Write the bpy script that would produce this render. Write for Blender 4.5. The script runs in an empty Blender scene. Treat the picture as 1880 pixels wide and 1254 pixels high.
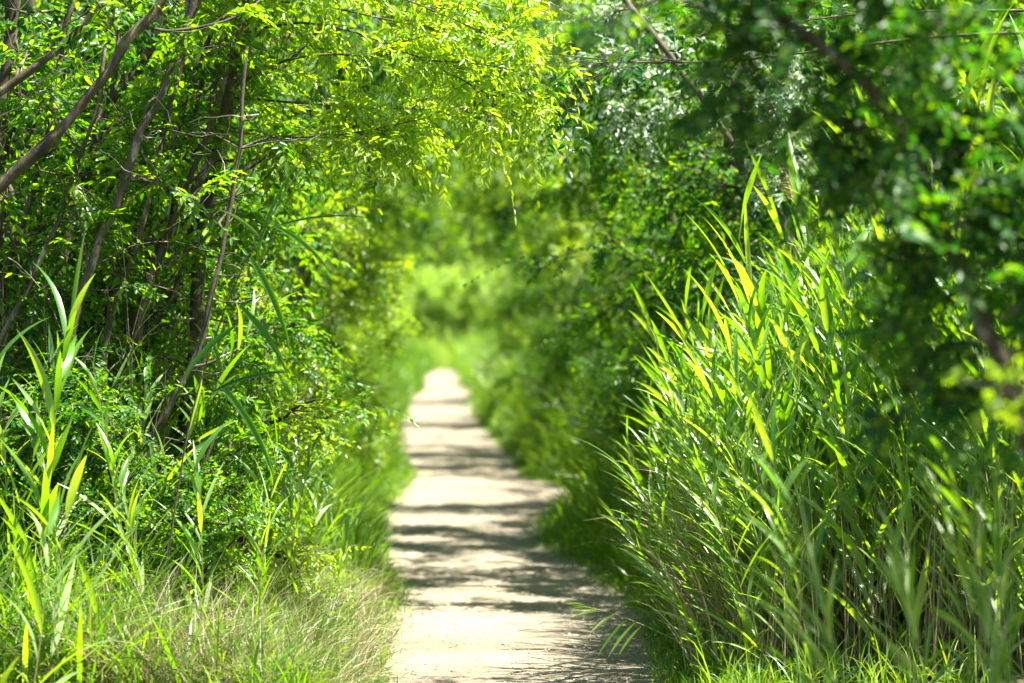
import bpy, math
import numpy as np
from mathutils import Vector

# ------------------------------------------------------------------ camera, sky, sun, exposure
C = bpy.context.scene.collection
SC = bpy.context.scene
CAM_H, FPX, HOR = 1.6, 85.0 / 36.0 * 1880, 605.0
cam = bpy.data.cameras.new('camera'); co = bpy.data.objects.new('camera', cam); C.objects.link(co)
cam.lens = 85; cam.sensor_width = 36; cam.clip_start = 0.1; cam.clip_end = 3000
co.location = (0, 0, CAM_H)
co.rotation_euler = (math.radians(90) - math.atan((627 - HOR) / FPX), 0, 0)
cam.dof.use_dof = True; cam.dof.focus_distance = 10.9; cam.dof.aperture_fstop = 1.8
SC.camera = co

SUN = Vector((0.42, -0.12, 0.88)).normalized()
world = bpy.data.worlds.new('World'); SC.world = world; world.use_nodes = True
wn = world.node_tree.nodes; wl = world.node_tree.links
sky = wn.new('ShaderNodeTexSky'); sky.sky_type = 'NISHITA'; sky.sun_disc = False
sky.sun_elevation = math.asin(SUN.z); sky.sun_rotation = math.atan2(SUN.x, SUN.y)
bg = wn['Background']; bg.inputs[1].default_value = 0.055
wl.new(sky.outputs[0], bg.inputs[0])
sl = bpy.data.lights.new('sun', 'SUN'); sl.energy = 5.0; sl.angle = math.radians(0.53); sl.color = (1.0, 0.95, 0.86)
so = bpy.data.objects.new('sun', sl); C.objects.link(so); so.rotation_euler = SUN.to_track_quat('Z', 'Y').to_euler()
so.location = SUN * 60
SC.view_settings.view_transform = 'Standard'; SC.view_settings.look = 'None'
SC.view_settings.exposure = 2.3; SC.view_settings.gamma = 1.0
cy = SC.cycles
cy.max_bounces = 8; cy.diffuse_bounces = 4; cy.glossy_bounces = 2; cy.transmission_bounces = 6; cy.transparent_max_bounces = 4
cy.sample_clamp_indirect = 6.0; cy.caustics_reflective = False; cy.caustics_refractive = False

# ------------------------------------------------------------------ helpers
def rng_(s): return np.random.default_rng(s)
def at(px, py, d): return np.array([(px - 940.0) * d / FPX, d, CAM_H + (HOR - py) * d / FPX])
def nrm(a): return a / np.maximum(np.linalg.norm(a, axis=-1, keepdims=True), 1e-9)

class MB:
    """collects vertices and quads, then links them as one mesh object"""
    def __init__(s): s.v = []; s.f = []; s.m = []; s.n = 0
    def add(s, V, F, mi=0):
        V = np.asarray(V, dtype=np.float32).reshape(-1, 3); F = np.asarray(F, dtype=np.int32)
        s.v.append(V); s.f.append(F + s.n); s.m.append(np.full(len(F), mi, np.int32)); s.n += len(V)
    def mesh(s, name, mats, smooth=True):
        V = np.concatenate(s.v); F = np.concatenate(s.f); mi = np.concatenate(s.m)
        me = bpy.data.meshes.new(name)
        me.vertices.add(len(V)); me.vertices.foreach_set('co', V.ravel())
        me.loops.add(F.size); me.loops.foreach_set('vertex_index', F.ravel())
        me.polygons.add(len(F)); me.polygons.foreach_set('loop_start', np.arange(len(F), dtype=np.int32) * 4)
        me.polygons.foreach_set('material_index', mi)
        me.polygons.foreach_set('use_smooth', np.full(len(F), smooth, bool))
        for m in (mats if isinstance(mats, (list, tuple)) else [mats]): me.materials.append(m)
        me.update(calc_edges=True)
        return me
    def build(s, name, mats, parent=None, smooth=True):
        o = bpy.data.objects.new(name, s.mesh(name, mats, smooth)); C.objects.link(o)
        if parent: o.parent = parent
        return o

def tag(o, label=None, cat=None, group=None, kind=None):
    for k, v in (('label', label), ('category', cat), ('group', group), ('kind', kind)):
        if v: o[k] = v
    return o
def empty(name, loc, rot=(0, 0, 0), label=None, cat=None, group=None):
    o = bpy.data.objects.new(name, None); C.objects.link(o); o.location = [float(a) for a in loc]; o.rotation_euler = rot
    o.empty_display_size = 0.1
    return tag(o, label, cat, group)
def dup(root, loc, rot=(0, 0, 0), sc=1.0, label=None, group=None):
    r = root.copy(); C.objects.link(r)
    for ch in list(root.children):
        c = ch.copy(); C.objects.link(c); c.parent = r
    r.location = [float(a) for a in loc]; r.rotation_euler = rot; r.scale = (sc, sc, sc) if np.isscalar(sc) else sc
    if label: r['label'] = label
    if group: r['group'] = group
    elif 'group' in r.keys(): del r['group']
    return r

def tube(mb, pts, rad, k=6, mi=0):
    P = np.asarray(pts, float); n = len(P); R = np.broadcast_to(np.asarray(rad, float), (n,))
    T = nrm(np.gradient(P, axis=0)); ref = np.array([0.3, 0.9, 0.2])
    A = nrm(np.cross(T, ref)); B = np.cross(T, A)
    a = np.arange(k) * 2 * np.pi / k
    V = P[:, None] + R[:, None, None] * (np.cos(a)[None, :, None] * A[:, None] + np.sin(a)[None, :, None] * B[:, None])
    i, j = np.meshgrid(np.arange(n - 1), np.arange(k), indexing='ij'); j2 = (j + 1) % k
    F = np.stack([i * k + j, i * k + j2, (i + 1) * k + j2, (i + 1) * k + j], -1).reshape(-1, 4)
    mb.add(V, F, mi)

def tubes(mb, P, R, mi=0, k=3):
    """many thin tubes at once: P (N,n,3), R (N,n)"""
    N, n, _ = P.shape
    if N == 0: return
    T = nrm(P[:, -1] - P[:, 0]); A = nrm(np.cross(T, np.array([0.31, 0.85, 0.43]))); B = np.cross(T, A)
    a = np.arange(k) * 2 * np.pi / k
    ring = np.cos(a)[None, :, None] * A[:, None] + np.sin(a)[None, :, None] * B[:, None]
    V = P[:, :, None] + R[:, :, None, None] * ring[:, None]
    b, i, j = np.meshgrid(np.arange(N), np.arange(n - 1), np.arange(k), indexing='ij'); j2 = (j + 1) % k
    o = b * n * k
    F = np.stack([o + i * k + j, o + i * k + j2, o + (i + 1) * k + j2, o + (i + 1) * k + j], -1).reshape(-1, 4)
    mb.add(V, F, mi)

def leaves(mb, P, A, Nn, L, W, mi=0, fold=0.18, droop=0.12):
    """folded pointed leaves: base P, axis A, upper side Nn, length L, width W (all arrays)"""
    A = nrm(A); S = nrm(np.cross(Nn, A)); Nn = np.cross(A, S)
    u = np.array([0, .32, .72, 1, .72, .32]); v = np.array([0, -.5, -.36, 0, .36, .5]); w = np.array([0, 1, .7, 0, .7, 1.]) * fold
    L = L[:, None, None]; W = W[:, None, None]
    V = P[:, None] + A[:, None] * u[None, :, None] * L + S[:, None] * v[None, :, None] * W + Nn[:, None] * (w[None, :, None] * W - (u ** 2)[None, :, None] * droop * L)
    b = np.arange(len(P))[:, None] * 6
    F = np.concatenate([b + np.array([0, 1, 2, 3]), b + np.array([0, 3, 4, 5])])
    mb.add(V, F, mi)

def sprays(mb, r, P, D, ln, nl=12, L=.045, W=.016, ang=0.9, droop=.25, lm=0, tm=1, tr=.0016, jit=.35, tip=True, pairs=False):
    """leafy twigs: start P, direction D, length ln"""
    N = len(P)
    if N == 0: return
    D = nrm(D); n = 5; t = np.linspace(0, 1, n)
    side = nrm(r.normal(size=(N, 3))) * .18
    def cur(t): return P[:, None] + ln[:, None, None] * (D[:, None] * t[..., None] + side[:, None] * (t ** 2)[..., None] - np.array([0, 0, 1.]) * droop * (t ** 2)[..., None])
    tubes(mb, cur(np.broadcast_to(t, (N, n))), tr * np.linspace(1, .35, n)[None] * r.uniform(.7, 1.4, (N, 1)), tm)
    k = np.arange(nl)
    tt = ((k // 2) * 2 if pairs else k) / max(nl - 1, 1) * .84 + .16
    tt = np.broadcast_to(tt, (N, nl)) + (0 if pairs else r.normal(size=(N, nl)) * .02)
    LP = cur(tt)
    T = nrm(D[:, None] + 2 * side[:, None] * tt[..., None] - np.array([0, 0, 1.]) * 2 * droop * tt[..., None])
    up = nrm(np.array([0, 0, 1.]) + r.normal(size=(N, 3)) * .35)[:, None]
    S = nrm(np.cross(T, up)); U = np.cross(S, T)
    sg = np.where(k % 2 == 0, 1, -1)[None, :, None]
    a = ang + r.normal(size=(N, nl, 1)) * .2
    if tip: a[:, -1] = .1
    A = T * np.cos(a) + sg * S * np.sin(a) + r.normal(size=(N, nl, 3)) * jit * .5
    A[..., 2] -= .15
    Nn = U + r.normal(size=(N, nl, 3)) * jit
    sc = r.uniform(.6, 1.2, (N, nl)) * (1 - .35 * np.abs(tt - .5))
    leaves(mb, LP.reshape(-1, 3), A.reshape(-1, 3), Nn.reshape(-1, 3), (L * sc).ravel(), (W * sc).ravel(), lm)

def ribbons(mb, P, az, L, th0, bend, W, tw0=0., tw1=0., n=5, mi=0, fold=False, pw=1.5):
    """grass blades and reed leaves: root P, heading az, start angle th0 from upright, bending by `bend`"""
    N = len(P); t = np.linspace(0, 1, n + 1)
    bc = lambda a: np.broadcast_to(np.asarray(a, float), (N,))
    L, th0, bend, W, tw0, tw1 = map(bc, (L, th0, bend, W, tw0, tw1))
    th = th0[:, None] + bend[:, None] * t[None] ** pw
    H = np.stack([np.cos(az), np.sin(az), np.zeros(N)], -1); Z = np.array([0, 0, 1.])
    T = H[:, None] * np.sin(th)[..., None] + Z * np.cos(th)[..., None]
    step = (T[:, 1:] + T[:, :-1]) * .5 * (L / n)[:, None, None]
    Q = P[:, None] + np.concatenate([np.zeros((N, 1, 3)), np.cumsum(step, 1)], 1)
    S = np.stack([-np.sin(az), np.cos(az), np.zeros(N)], -1)[:, None] + 0 * T
    Nn = np.cross(T, S); tw = tw0[:, None] + tw1[:, None] * t[None]
    S2 = S * np.cos(tw)[..., None] + Nn * np.sin(tw)[..., None]; N2 = np.cross(T, S2)
    prof = np.minimum(1, .35 + t * 3.2) * np.clip((1 - t) * 2.2, .02, 1) ** .8
    w = W[:, None, None] * prof[None, :, None] * .5
    if fold:
        V = np.stack([Q - S2 * w + N2 * w * .35, Q, Q + S2 * w + N2 * w * .35], 2); c = 3
    else:
        V = np.stack([Q - S2 * w, Q + S2 * w], 2); c = 2
    b, i, j = np.meshgrid(np.arange(N) * (n + 1) * c, np.arange(n), np.arange(c - 1), indexing='ij')
    q = b + i * c + j
    mb.add(V, np.stack([q, q + 1, q + c + 1, q + c], -1).reshape(-1, 4), mi)

# ------------------------------------------------------------------ materials
def nodes(name):
    m = bpy.data.materials.new(name); m.use_nodes = True; t = m.node_tree; t.nodes.clear()
    return m, t.nodes, t.links
def leaf_mat(name, cols, tcols, rough=.4, spec=.5, mix=.5, vein=False):
    """cols: reflected colours of single leaves; tcols: colours of light passing through"""
    m, n, l = nodes(name)
    out = n.new('ShaderNodeOutputMaterial'); mx = n.new('ShaderNodeMixShader'); p = n.new('ShaderNodeBsdfPrincipled'); tr = n.new('ShaderNodeBsdfTranslucent')
    g = n.new('ShaderNodeNewGeometry'); oi = n.new('ShaderNodeObjectInfo')
    ad = n.new('ShaderNodeMath'); ad.operation = 'MULTIPLY_ADD'; ad.inputs[1].default_value = .25; l.new(oi.outputs['Random'], ad.inputs[0])
    ms = n.new('ShaderNodeMath'); ms.operation = 'MULTIPLY'; ms.inputs[1].default_value = .75
    l.new(g.outputs['Random Per Island'], ms.inputs[0]); l.new(ms.outputs[0], ad.inputs[2])
    for cs, tgt in ((cols, p.inputs['Base Color']), (tcols, tr.inputs['Color'])):
        r = n.new('ShaderNodeValToRGB'); e = r.color_ramp.elements
        while len(e) < len(cs): e.new(.5)
        for i, c in enumerate(cs): e[i].position = i / (len(cs) - 1); e[i].color = (*c, 1)
        l.new(ad.outputs[0], r.inputs[0]); l.new(r.outputs[0], tgt)
    p.inputs['Roughness'].default_value = rough; p.inputs['Specular IOR Level'].default_value = spec
    mx.inputs[0].default_value = mix
    l.new(p.outputs[0], mx.inputs[1]); l.new(tr.outputs[0], mx.inputs[2]); l.new(mx.outputs[0], out.inputs[0])
    return m
def bark_mat(name, a, b, c, scale=9):
    m, n, l = nodes(name)
    out = n.new('ShaderNodeOutputMaterial'); p = n.new('ShaderNodeBsdfPrincipled'); p.inputs['Roughness'].default_value = .85
    tc = n.new('ShaderNodeTexCoord'); mp = n.new('ShaderNodeMapping'); mp.inputs['Scale'].default_value = (1, 1, .45)
    no = n.new('ShaderNodeTexNoise'); no.inputs['Scale'].default_value = scale; no.inputs['Detail'].default_value = 8; no.inputs['Roughness'].default_value = .65
    r = n.new('ShaderNodeValToRGB'); e = r.color_ramp.elements; e[0].position = .35; e[0].color = (*a, 1); e[1].position = .55; e[1].color = (*b, 1)
    k = e.new(.66); k.color = (*c, 1)
    n2 = n.new('ShaderNodeTexNoise'); n2.inputs['Scale'].default_value = scale * 12; n2.inputs['Detail'].default_value = 4
    bu = n.new('ShaderNodeBump'); bu.inputs['Strength'].default_value = .7; bu.inputs['Distance'].default_value = .004
    l.new(tc.outputs['Object'], mp.inputs[0]); l.new(mp.outputs[0], no.inputs[0]); l.new(mp.outputs[0], n2.inputs[0]); l.new(no.outputs[0], r.inputs[0])
    l.new(r.outputs[0], p.inputs['Base Color']); l.new(n2.outputs[0], bu.inputs['Height']); l.new(bu.outputs[0], p.inputs['Normal']); l.new(p.outputs[0], out.inputs[0])
    return m
def soil_mat(name, cols, s1, s2, bump=.02, dist=.01):
    m, n, l = nodes(name)
    out = n.new('ShaderNodeOutputMaterial'); p = n.new('ShaderNodeBsdfPrincipled'); p.inputs['Roughness'].default_value = .95; p.inputs['Specular IOR Level'].default_value = .2
    tc = n.new('ShaderNodeTexCoord')
    no = n.new('ShaderNodeTexNoise'); no.inputs['Scale'].default_value = s1; no.inputs['Detail'].default_value = 9; no.inputs['Roughness'].default_value = .6
    n2 = n.new('ShaderNodeTexNoise'); n2.inputs['Scale'].default_value = s2; n2.inputs['Detail'].default_value = 5; n2.inputs['Roughness'].default_value = .8
    ma = n.new('ShaderNodeMix'); ma.inputs[0].default_value = .55
    r = n.new('ShaderNodeValToRGB'); e = r.color_ramp.elements
    while len(e) < len(cols): e.new(.5)
    for i, c in enumerate(cols): e[i].position = .32 + .36 * i / (len(cols) - 1); e[i].color = (*c, 1)
    bu = n.new('ShaderNodeBump'); bu.inputs['Strength'].default_value = bump; bu.inputs['Distance'].default_value = dist
    l.new(tc.outputs['Object'], no.inputs[0]); l.new(tc.outputs['Object'], n2.inputs[0])
    l.new(no.outputs[0], ma.inputs[2]); l.new(n2.outputs[0], ma.inputs[3]); l.new(ma.outputs[0], r.inputs[0]); l.new(r.outputs[0], p.inputs['Base Color'])
    l.new(n2.outputs[0], bu.inputs['Height']); l.new(bu.outputs[0], p.inputs['Normal']); l.new(p.outputs[0], out.inputs[0])
    return m

Mt = {}  # palest leaf, reed and grass colours carry the look of sunlit gloss
Mt['leaf'] = leaf_mat('leaf_fresh_green', [(.012, .07, .004), (.045, .15, .007), (.17, .29, .035)], [(.05, .26, .001), (.26, .54, .002), (.60, .84, .006)], .36, .4, .48)
Mt['leaf_yellow'] = leaf_mat('leaf_yellow_green', [(.05, .13, .004), (.15, .26, .012), (.30, .38, .06)], [(.24, .48, .001), (.52, .78, .003), (.74, .90, .010)], .34, .5, .5)
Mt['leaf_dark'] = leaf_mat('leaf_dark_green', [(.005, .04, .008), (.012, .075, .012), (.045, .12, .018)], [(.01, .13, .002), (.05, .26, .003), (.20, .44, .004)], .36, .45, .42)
Mt['leaf_mid'] = leaf_mat('leaf_deep_green', [(.006, .045, .008), (.03, .12, .012), (.15, .26, .04)], [(.015, .13, .002), (.08, .32, .003), (.50, .72, .006)], .40, .32, .47)  # passing-through colours lowered to put shade into the right hedge
Mt['leaf_far_lit'] = leaf_mat('leaf_far_lit_green', [(.14, .26, .04), (.24, .38, .08), (.36, .48, .16)], [(.36, .62, .03), (.54, .78, .05), (.72, .88, .10)], .45, .3, .5)  # brightness of the sunlit far end put into the leaf colour
Mt['leaf_silver'] = leaf_mat('leaf_silver_green', [(.18, .27, .16), (.32, .41, .29), (.48, .55, .45)], [(.16, .36, .04), (.28, .48, .08), (.40, .58, .14)], .4, .7, .35)
Mt['reed'] = leaf_mat('reed_leaf_green', [(.03, .11, .014), (.13, .25, .045), (.36, .46, .22)], [(.12, .38, .002), (.38, .68, .004), (.68, .88, .014)], .32, .6, .42)
Mt['reed_dark'] = leaf_mat('reed_leaf_deep_green', [(.008, .06, .012), (.014, .09, .018), (.03, .12, .025)], [(.02, .18, .004), (.04, .25, .004), (.08, .33, .006)], .4, .4, .38)
Mt['grass'] = leaf_mat('grass_green', [(.012, .065, .004), (.055, .15, .010), (.22, .31, .06)], [(.06, .26, .002), (.26, .52, .004), (.56, .74, .012)], .38, .45, .43)  # darkest blades stand in for unlit gaps in the verge
Mt['straw'] = leaf_mat('straw_pale', [(.07, .05, .02), (.27, .23, .12), (.46, .42, .28)], [(.14, .12, .03), (.32, .30, .10), (.5, .48, .2)], .5, .4, .25)
Mt['culm'] = leaf_mat('reed_culm', [(.10, .14, .03), (.20, .20, .07), (.30, .24, .10)], [(.1, .2, .02), (.2, .25, .05), (.2, .2, .05)], .45, .5, .12)
Mt['twig'] = bark_mat('twig_bark', (.03, .022, .012), (.07, .05, .03), (.14, .11, .07), 14)
Mt['bark'] = bark_mat('bark_brown', (.02, .015, .006), (.075, .058, .027), (.21, .18, .11), 11)
Mt['bark_grey'] = bark_mat('bark_grey_lichen', (.026, .02, .010), (.09, .074, .042), (.42, .40, .31), 9)
Mt['dead'] = bark_mat('dead_stem_bleached', (.13, .10, .06), (.26, .21, .13), (.38, .32, .22), 10)
Mt['ground'] = soil_mat('ground_leaf_litter', [(.02, .022, .01), (.05, .05, .02), (.10, .085, .04)], 3, 60, .5, .02)
Mt['path'] = soil_mat('path_pale_sand', [(.095, .076, .05), (.20, .172, .122), (.32, .28, .21)], 1.6, 70, .5, .008)
Mt['pebble'] = soil_mat('pebble_stone', [(.32, .28, .22), (.46, .41, .33), (.62, .58, .5)], 9, 40, .2, .002)
Mt['panicle'] = leaf_mat('reed_seed_head', [(.20, .13, .06), (.30, .21, .11), (.38, .28, .16)], [(.3, .2, .08), (.35, .25, .1), (.4, .3, .12)], .7, .2, .35)

# ------------------------------------------------------------------ path outline (image rows -> distance along the path)
rows = [(1600, 640, 1420), (1254, 698, 1218), (1150, 712, 1192), (1100, 742, 1150), (1050, 712, 1090), (1000, 702, 992), (950, 706, 1000), (920, 722, 1072), (900, 742, 1080),
        (880, 762, 962), (850, 745, 945), (800, 745, 902), (770, 745, 872), (750, 744, 872), (730, 752, 874), (720, 776, 870), (706, 770, 846), (695, 776, 850), (685, 788, 838), (680, 800, 836)]
PY, PL, PR = [], [], []
for y, a, b in rows:
    d = FPX * CAM_H / (y - HOR); PY.append(d); PL.append((a - 940) * d / FPX); PR.append((b - 940) * d / FPX)
PY = np.array(PY); PL = np.array(PL); PR = np.array(PR)
PY = np.concatenate([[-3], PY, [100]]); PL = np.concatenate([[-.6], PL, [PL[-1] - .9]]); PR = np.concatenate([[.7], PR, [PR[-1] - .9]])
xl = lambda y: np.interp(y, PY, PL)
xr = lambda y: np.interp(y, PY, PR)

# ground: one sheet to the horizon, gently heaped outside the path
r = rng_(1)
gx = np.concatenate([[-1500, -300, -60, -20], np.linspace(-8, 8, 97), [20, 60, 300, 1500]])
gy = np.concatenate([[-300, -40, -10], np.linspace(-3, 110, 260), [130, 200, 500, 2500]])
X, Y = np.meshgrid(gx, gy, indexing='ij')
off = np.maximum(np.maximum(xl(Y) - X, X - xr(Y)), 0)
def gz(x, y):
    o = np.maximum(np.maximum(xl(y) - x, x - xr(y)), 0)
    return np.minimum(o, 1.2) * .07 + np.clip(o / .8, 0, 1) * (.02 * np.sin(x * 5.1 + y * 1.3) + .02 * np.sin(y * 3.7 - x * 2.2))
Z = gz(X, Y)
mb = MB(); nx, ny = X.shape
i, j = np.meshgrid(np.arange(nx - 1), np.arange(ny - 1), indexing='ij')
mb.add(np.stack([X, Y, Z - .012], -1), np.stack([i * ny + j, (i + 1) * ny + j, (i + 1) * ny + j + 1, i * ny + j + 1], -1).reshape(-1, 4))
tag(mb.build('ground', Mt['ground']), kind='structure')
ys = np.linspace(-3, 98, 900); mb = MB(); k = 15
u = np.linspace(0, 1, k)
wob = lambda s: .05 * np.sin(ys * 4.1 + s) + .045 * np.sin(ys * 9.7 + 2 * s) + .03 * np.sin(ys * 21 + 3 * s)
L_, R_ = xl(ys) - .05 + wob(1), xr(ys) + .05 + wob(4)
PX = L_[:, None] * (1 - u) + R_[:, None] * u
edge = np.minimum(u, 1 - u)[None]
PZ = .004 + .012 * (np.abs(edge - .22) < .12) * -1 * .35 + .004 * np.sin(PX * 9 + ys[:, None] * 2) + .004 * np.sin(ys[:, None] * 5 + PX * 4) + .004
PZ = np.maximum(PZ, .0)
i, j = np.meshgrid(np.arange(len(ys) - 1), np.arange(k - 1), indexing='ij')
mb.add(np.stack([PX, np.broadcast_to(ys[:, None], PX.shape), PZ], -1), np.stack([i * k + j, i * k + j + 1, (i + 1) * k + j + 1, (i + 1) * k + j], -1).reshape(-1, 4))
tag(mb.build('path', Mt['path']), kind='structure')
# loose grit on the path
N = 5000; y = 9.5 + 22 * r.random(N) ** 1.8; x = xl(y) + (xr(y) - xl(y)) * r.random(N)
oc = np.array([[1, 0, 0], [0, 1, 0], [-1, 0, 0], [0, -1, 0], [0, 0, .6], [0, 0, -.6]], float)
s = r.gamma(2, .0016, N)[:, None, None] + .0015
V = np.stack([x, y, np.full(N, .010)], -1)[:, None] + oc[None] * s * r.uniform(.6, 1.3, (N, 6, 1))
b = np.arange(N)[:, None] * 6
mb = MB()
for a, c in ((0, 1), (1, 2), (2, 3), (3, 0)):
    mb.add(V if a == 0 else np.zeros((0, 3)), np.zeros((0, 4), int)) if a == 0 else None
F = np.concatenate([b + np.array([0, 1, 4, 3]), b + np.array([2, 3, 4, 1]), b + np.array([0, 3, 5, 1]), b + np.array([2, 1, 5, 3])])
mb.f.append(F.astype(np.int32)); mb.m.append(np.zeros(len(F), np.int32))
tag(mb.build('gravel', Mt['pebble'], smooth=False), 'scattered tan grit and small stones lying on the sandy path', 'gravel', kind='stuff')

# ------------------------------------------------------------------ trees
def curve(pts, n):
    """resample a polyline smoothly"""
    P = np.asarray(pts, float); s = np.concatenate([[0], np.cumsum(np.linalg.norm(np.diff(P, axis=0), axis=1))]); t = np.linspace(0, s[-1], n)
    Q = np.stack([np.interp(t, s, P[:, k]) for k in range(3)], -1)
    for _ in range(2): Q[1:-1] = (Q[:-2] + 2 * Q[1:-1] + Q[2:]) / 4
    return Q
def wander(r, p, d, ln, n=7, up=.1, wob=.22):
    d = nrm(np.asarray(d, float)); pts = [np.array(p, float)]
    for _ in range(n - 1):
        d = nrm(d + r.normal(size=3) * wob + np.array([0, 0, up])); pts.append(pts[-1] + d * ln / (n - 1))
    return np.array(pts)
def grow(trunk_mb, crown_mb, r, tr, r0, r1, start=.3, nl=12, ll=1.4, ns=4, nt=14, bias=(0, 0, .1), tl=.28, lf=dict(), lr=.012, up=.08, spread=1., k=9, extra=(), tsub=.55, bare=0):
    """trunk line tr -> limbs -> shoots (in the trunk mesh), leafy twigs (in the crown mesh)"""
    tr = np.asarray(tr, float); n = len(tr); t = np.linspace(0, 1, n)
    rad = r0 + (r1 - r0) * t; rad = rad * (1 + .07 * np.sin(t * 31 + r.random() * 6)) + r.normal(size=n) * r0 * .03
    tr = tr.copy(); tr[1:-1] += r.normal(size=(n - 2, 3)) * r0 * .28
    for _ in range(n // 4): rad[r.integers(1, n - 1)] *= r.uniform(1.12, 1.3)
    tube(trunk_mb, tr, rad, k)
    bias = np.array(bias, float); TP, TD = [], []
    limbs = [np.asarray(e, float) for e in extra]
    for q in range(nl):
        s = start + (1 - start) * (q + r.random()) / nl; f = s * (n - 1); i = min(int(f), n - 2)
        p = tr[i] + (tr[i + 1] - tr[i]) * (f - i)
        T = nrm(tr[i + 1] - tr[i]); d = r.normal(size=3); d = nrm(d - T * d.dot(T)) * spread + T * .45 + bias
        limbs.append(wander(r, p, d, ll * r.uniform(.6, 1.2) * (1.1 - .35 * s), 8, up))
    for q in range(bare):
        s = r.uniform(.15, .9); i = int(s * (n - 1)); T = nrm(tr[min(i + 1, n - 1)] - tr[i]); d = nrm(nrm(r.normal(size=3)) + T * .5 + np.array([.3, -.1, 0]))
        br = wander(r, tr[i], d, ll * r.uniform(.5, 1.2), 9, .02, .3); tube(trunk_mb, br, lr * .5 * np.linspace(1, .3, 9), 4)
        for _ in range(3):
            m_ = r.integers(2, 8); tube(trunk_mb, wander(r, br[m_], nrm(r.normal(size=3)) + nrm(br[-1] - br[0]) * .6, ll * .3, 5, .02, .3), lr * .22 * np.linspace(1, .4, 5), 3)
    for lm in limbs:
        tube(trunk_mb, lm, lr * np.linspace(1, .3, len(lm)), 6)
        ll_ = np.linalg.norm(lm[-1] - lm[0])
        for q in range(ns):
            i = r.integers(1, len(lm) - 1); T = nrm(lm[i + 1] - lm[i]); d = nrm(nrm(r.normal(size=3)) * .8 + T * .7 + bias * .6)
            sub = wander(r, lm[i], d, ll_ * tsub * r.uniform(.5, 1.1), 6, up * .7)
            tube(trunk_mb, sub, lr * .45 * np.linspace(1, .3, 6), 4)
            for line, m_ in ((sub, nt), (lm[len(lm) // 3:], max(nt // ns, 1))):
                f = r.random(m_) * (len(line) - 1.001); i0 = f.astype(int); pp = line[i0] + (line[i0 + 1] - line[i0]) * (f - i0)[:, None]
                TP.append(pp); TD.append(nrm(line[i0 + 1] - line[i0]) * .6 + nrm(r.normal(size=(m_, 3))) * .9 + bias * .25)
    TP = np.concatenate(TP); TD = np.concatenate(TD)
    sprays(crown_mb, r, TP, TD, tl * r.uniform(.5, 1.2, len(TP)), **lf)

ASH = dict(nl=11, L=.056, W=.023, ang=.85, droop=.3, pairs=True)
OVAL = dict(nl=9, L=.046, W=.026, ang=.95, droop=.2)
SMALL = dict(nl=15, L=.024, W=.013, ang=1., droop=.15)
def tree(name, label, cat, seed, base, pts, r0, r1, leafm, barkm, group=None, **kw):
    base = np.array(base, float); r = rng_(seed)
    root = empty(name, base, label=label, cat=cat, group=group)
    tm, cm = MB(), MB()
    pts = np.asarray(pts, float) - base
    kw['extra'] = [curve(np.asarray(e, float) - base, 12) + 0 for e in kw.get('extra', [])]
    grow(tm, cm, r, curve(pts, 26), r0, r1, **kw)
    tm.build('trunk', barkm, root); cm.build('crown', [leafm, Mt['twig']], root)
    return root

# --- leaning stems on the left, in focus (each its own small tree)
def px(lst, d, dd=0):
    n = len(lst); return [at(a, b, d + dd * i / (n - 1)) for i, (a, b) in enumerate(lst)]
def ground_pt(x, d): p = at(x, 605, d); p[2] = gz(p[0], p[1]); return p
def stem(label, seed, d, lst, rp, leafm='leaf', barkm='bark', dd=0, basex=None, **kw):
    b = ground_pt(basex if basex is not None else lst[0][0], d); pts = [b] + px(lst, d, dd)
    s = d / FPX
    base = dict(start=.3, nl=7, ll=1.0, ns=3, nt=6, bias=(.25, 1.1, .15), tl=.24, lf=ASH, lr=.008, up=.03, bare=9)
    base.update(kw)
    return tree('leaning_tree', label, 'tree', seed, b, pts, rp[0] * s * .68, rp[1] * s * .72, Mt[leafm], Mt[barkm], **base)
stem('thick bare brown stem, heaviest of those leaning right from the left edge', 11, 10.6, [(-330, 800), (-140, 480), (0, 345), (70, 282), (170, 168), (240, 75), (300, -5), (380, -140)], (19, 12), basex=-420, nl=7)
stem('thinner bare stem crossing the top left corner above the thickest leaning stem', 12, 10.8, [(-330, 700), (-100, 255), (0, 165), (65, 128), (130, 65), (195, 2), (260, -90)], (13, 8), basex=-400, nl=6)
stem('slender stem with pale lichen blotches curving up from the reeds to the top edge', 13, 10.9, [(85, 800), (125, 615), (162, 500), (200, 400), (232, 322), (262, 240), (292, 190), (318, 110), (345, 50), (380, -60)], (15, 9), barkm='bark_grey', basex=70, nl=7, ll=.9)
stem('whitish stem rising behind the arching reed blade, lit near its foot', 14, 11.6, [(222, 700), (250, 590), (275, 520), (300, 440), (345, 362), (398, 290), (414, 180), (440, 100), (470, -20)], (16, 9), barkm='bark_grey', basex=205)
stem('stout grey stem standing behind the slender lichen stem', 15, 11.9, [(90, 600), (120, 430), (152, 300), (188, 205), (250, 130), (290, 68), (315, -60)], (20, 14), barkm='bark_grey', basex=70, leafm='leaf_dark')
stem('upright rough dark stem at the left edge of the thicket', 16, 11.4, [(-12, 800), (-8, 400), (2, 220), (18, 60), (25, -120)], (24, 19), basex=-10, leafm='leaf_dark')
stem('thin dark stem slanting across toward the middle from the stem thicket', 17, 12.2, [(130, 900), (205, 500), (330, 300), (470, 175), (570, 80), (640, -30)], (9, 5), basex=120)
stem('straight thin brown pole stem between the thicket and the sunlit bush', 18, 12.0, [(190, 800), (235, 560), (330, 410), (420, 330), (520, 270)], (8, 4), basex=170, nl=6, barkm='bark_grey')
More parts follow.
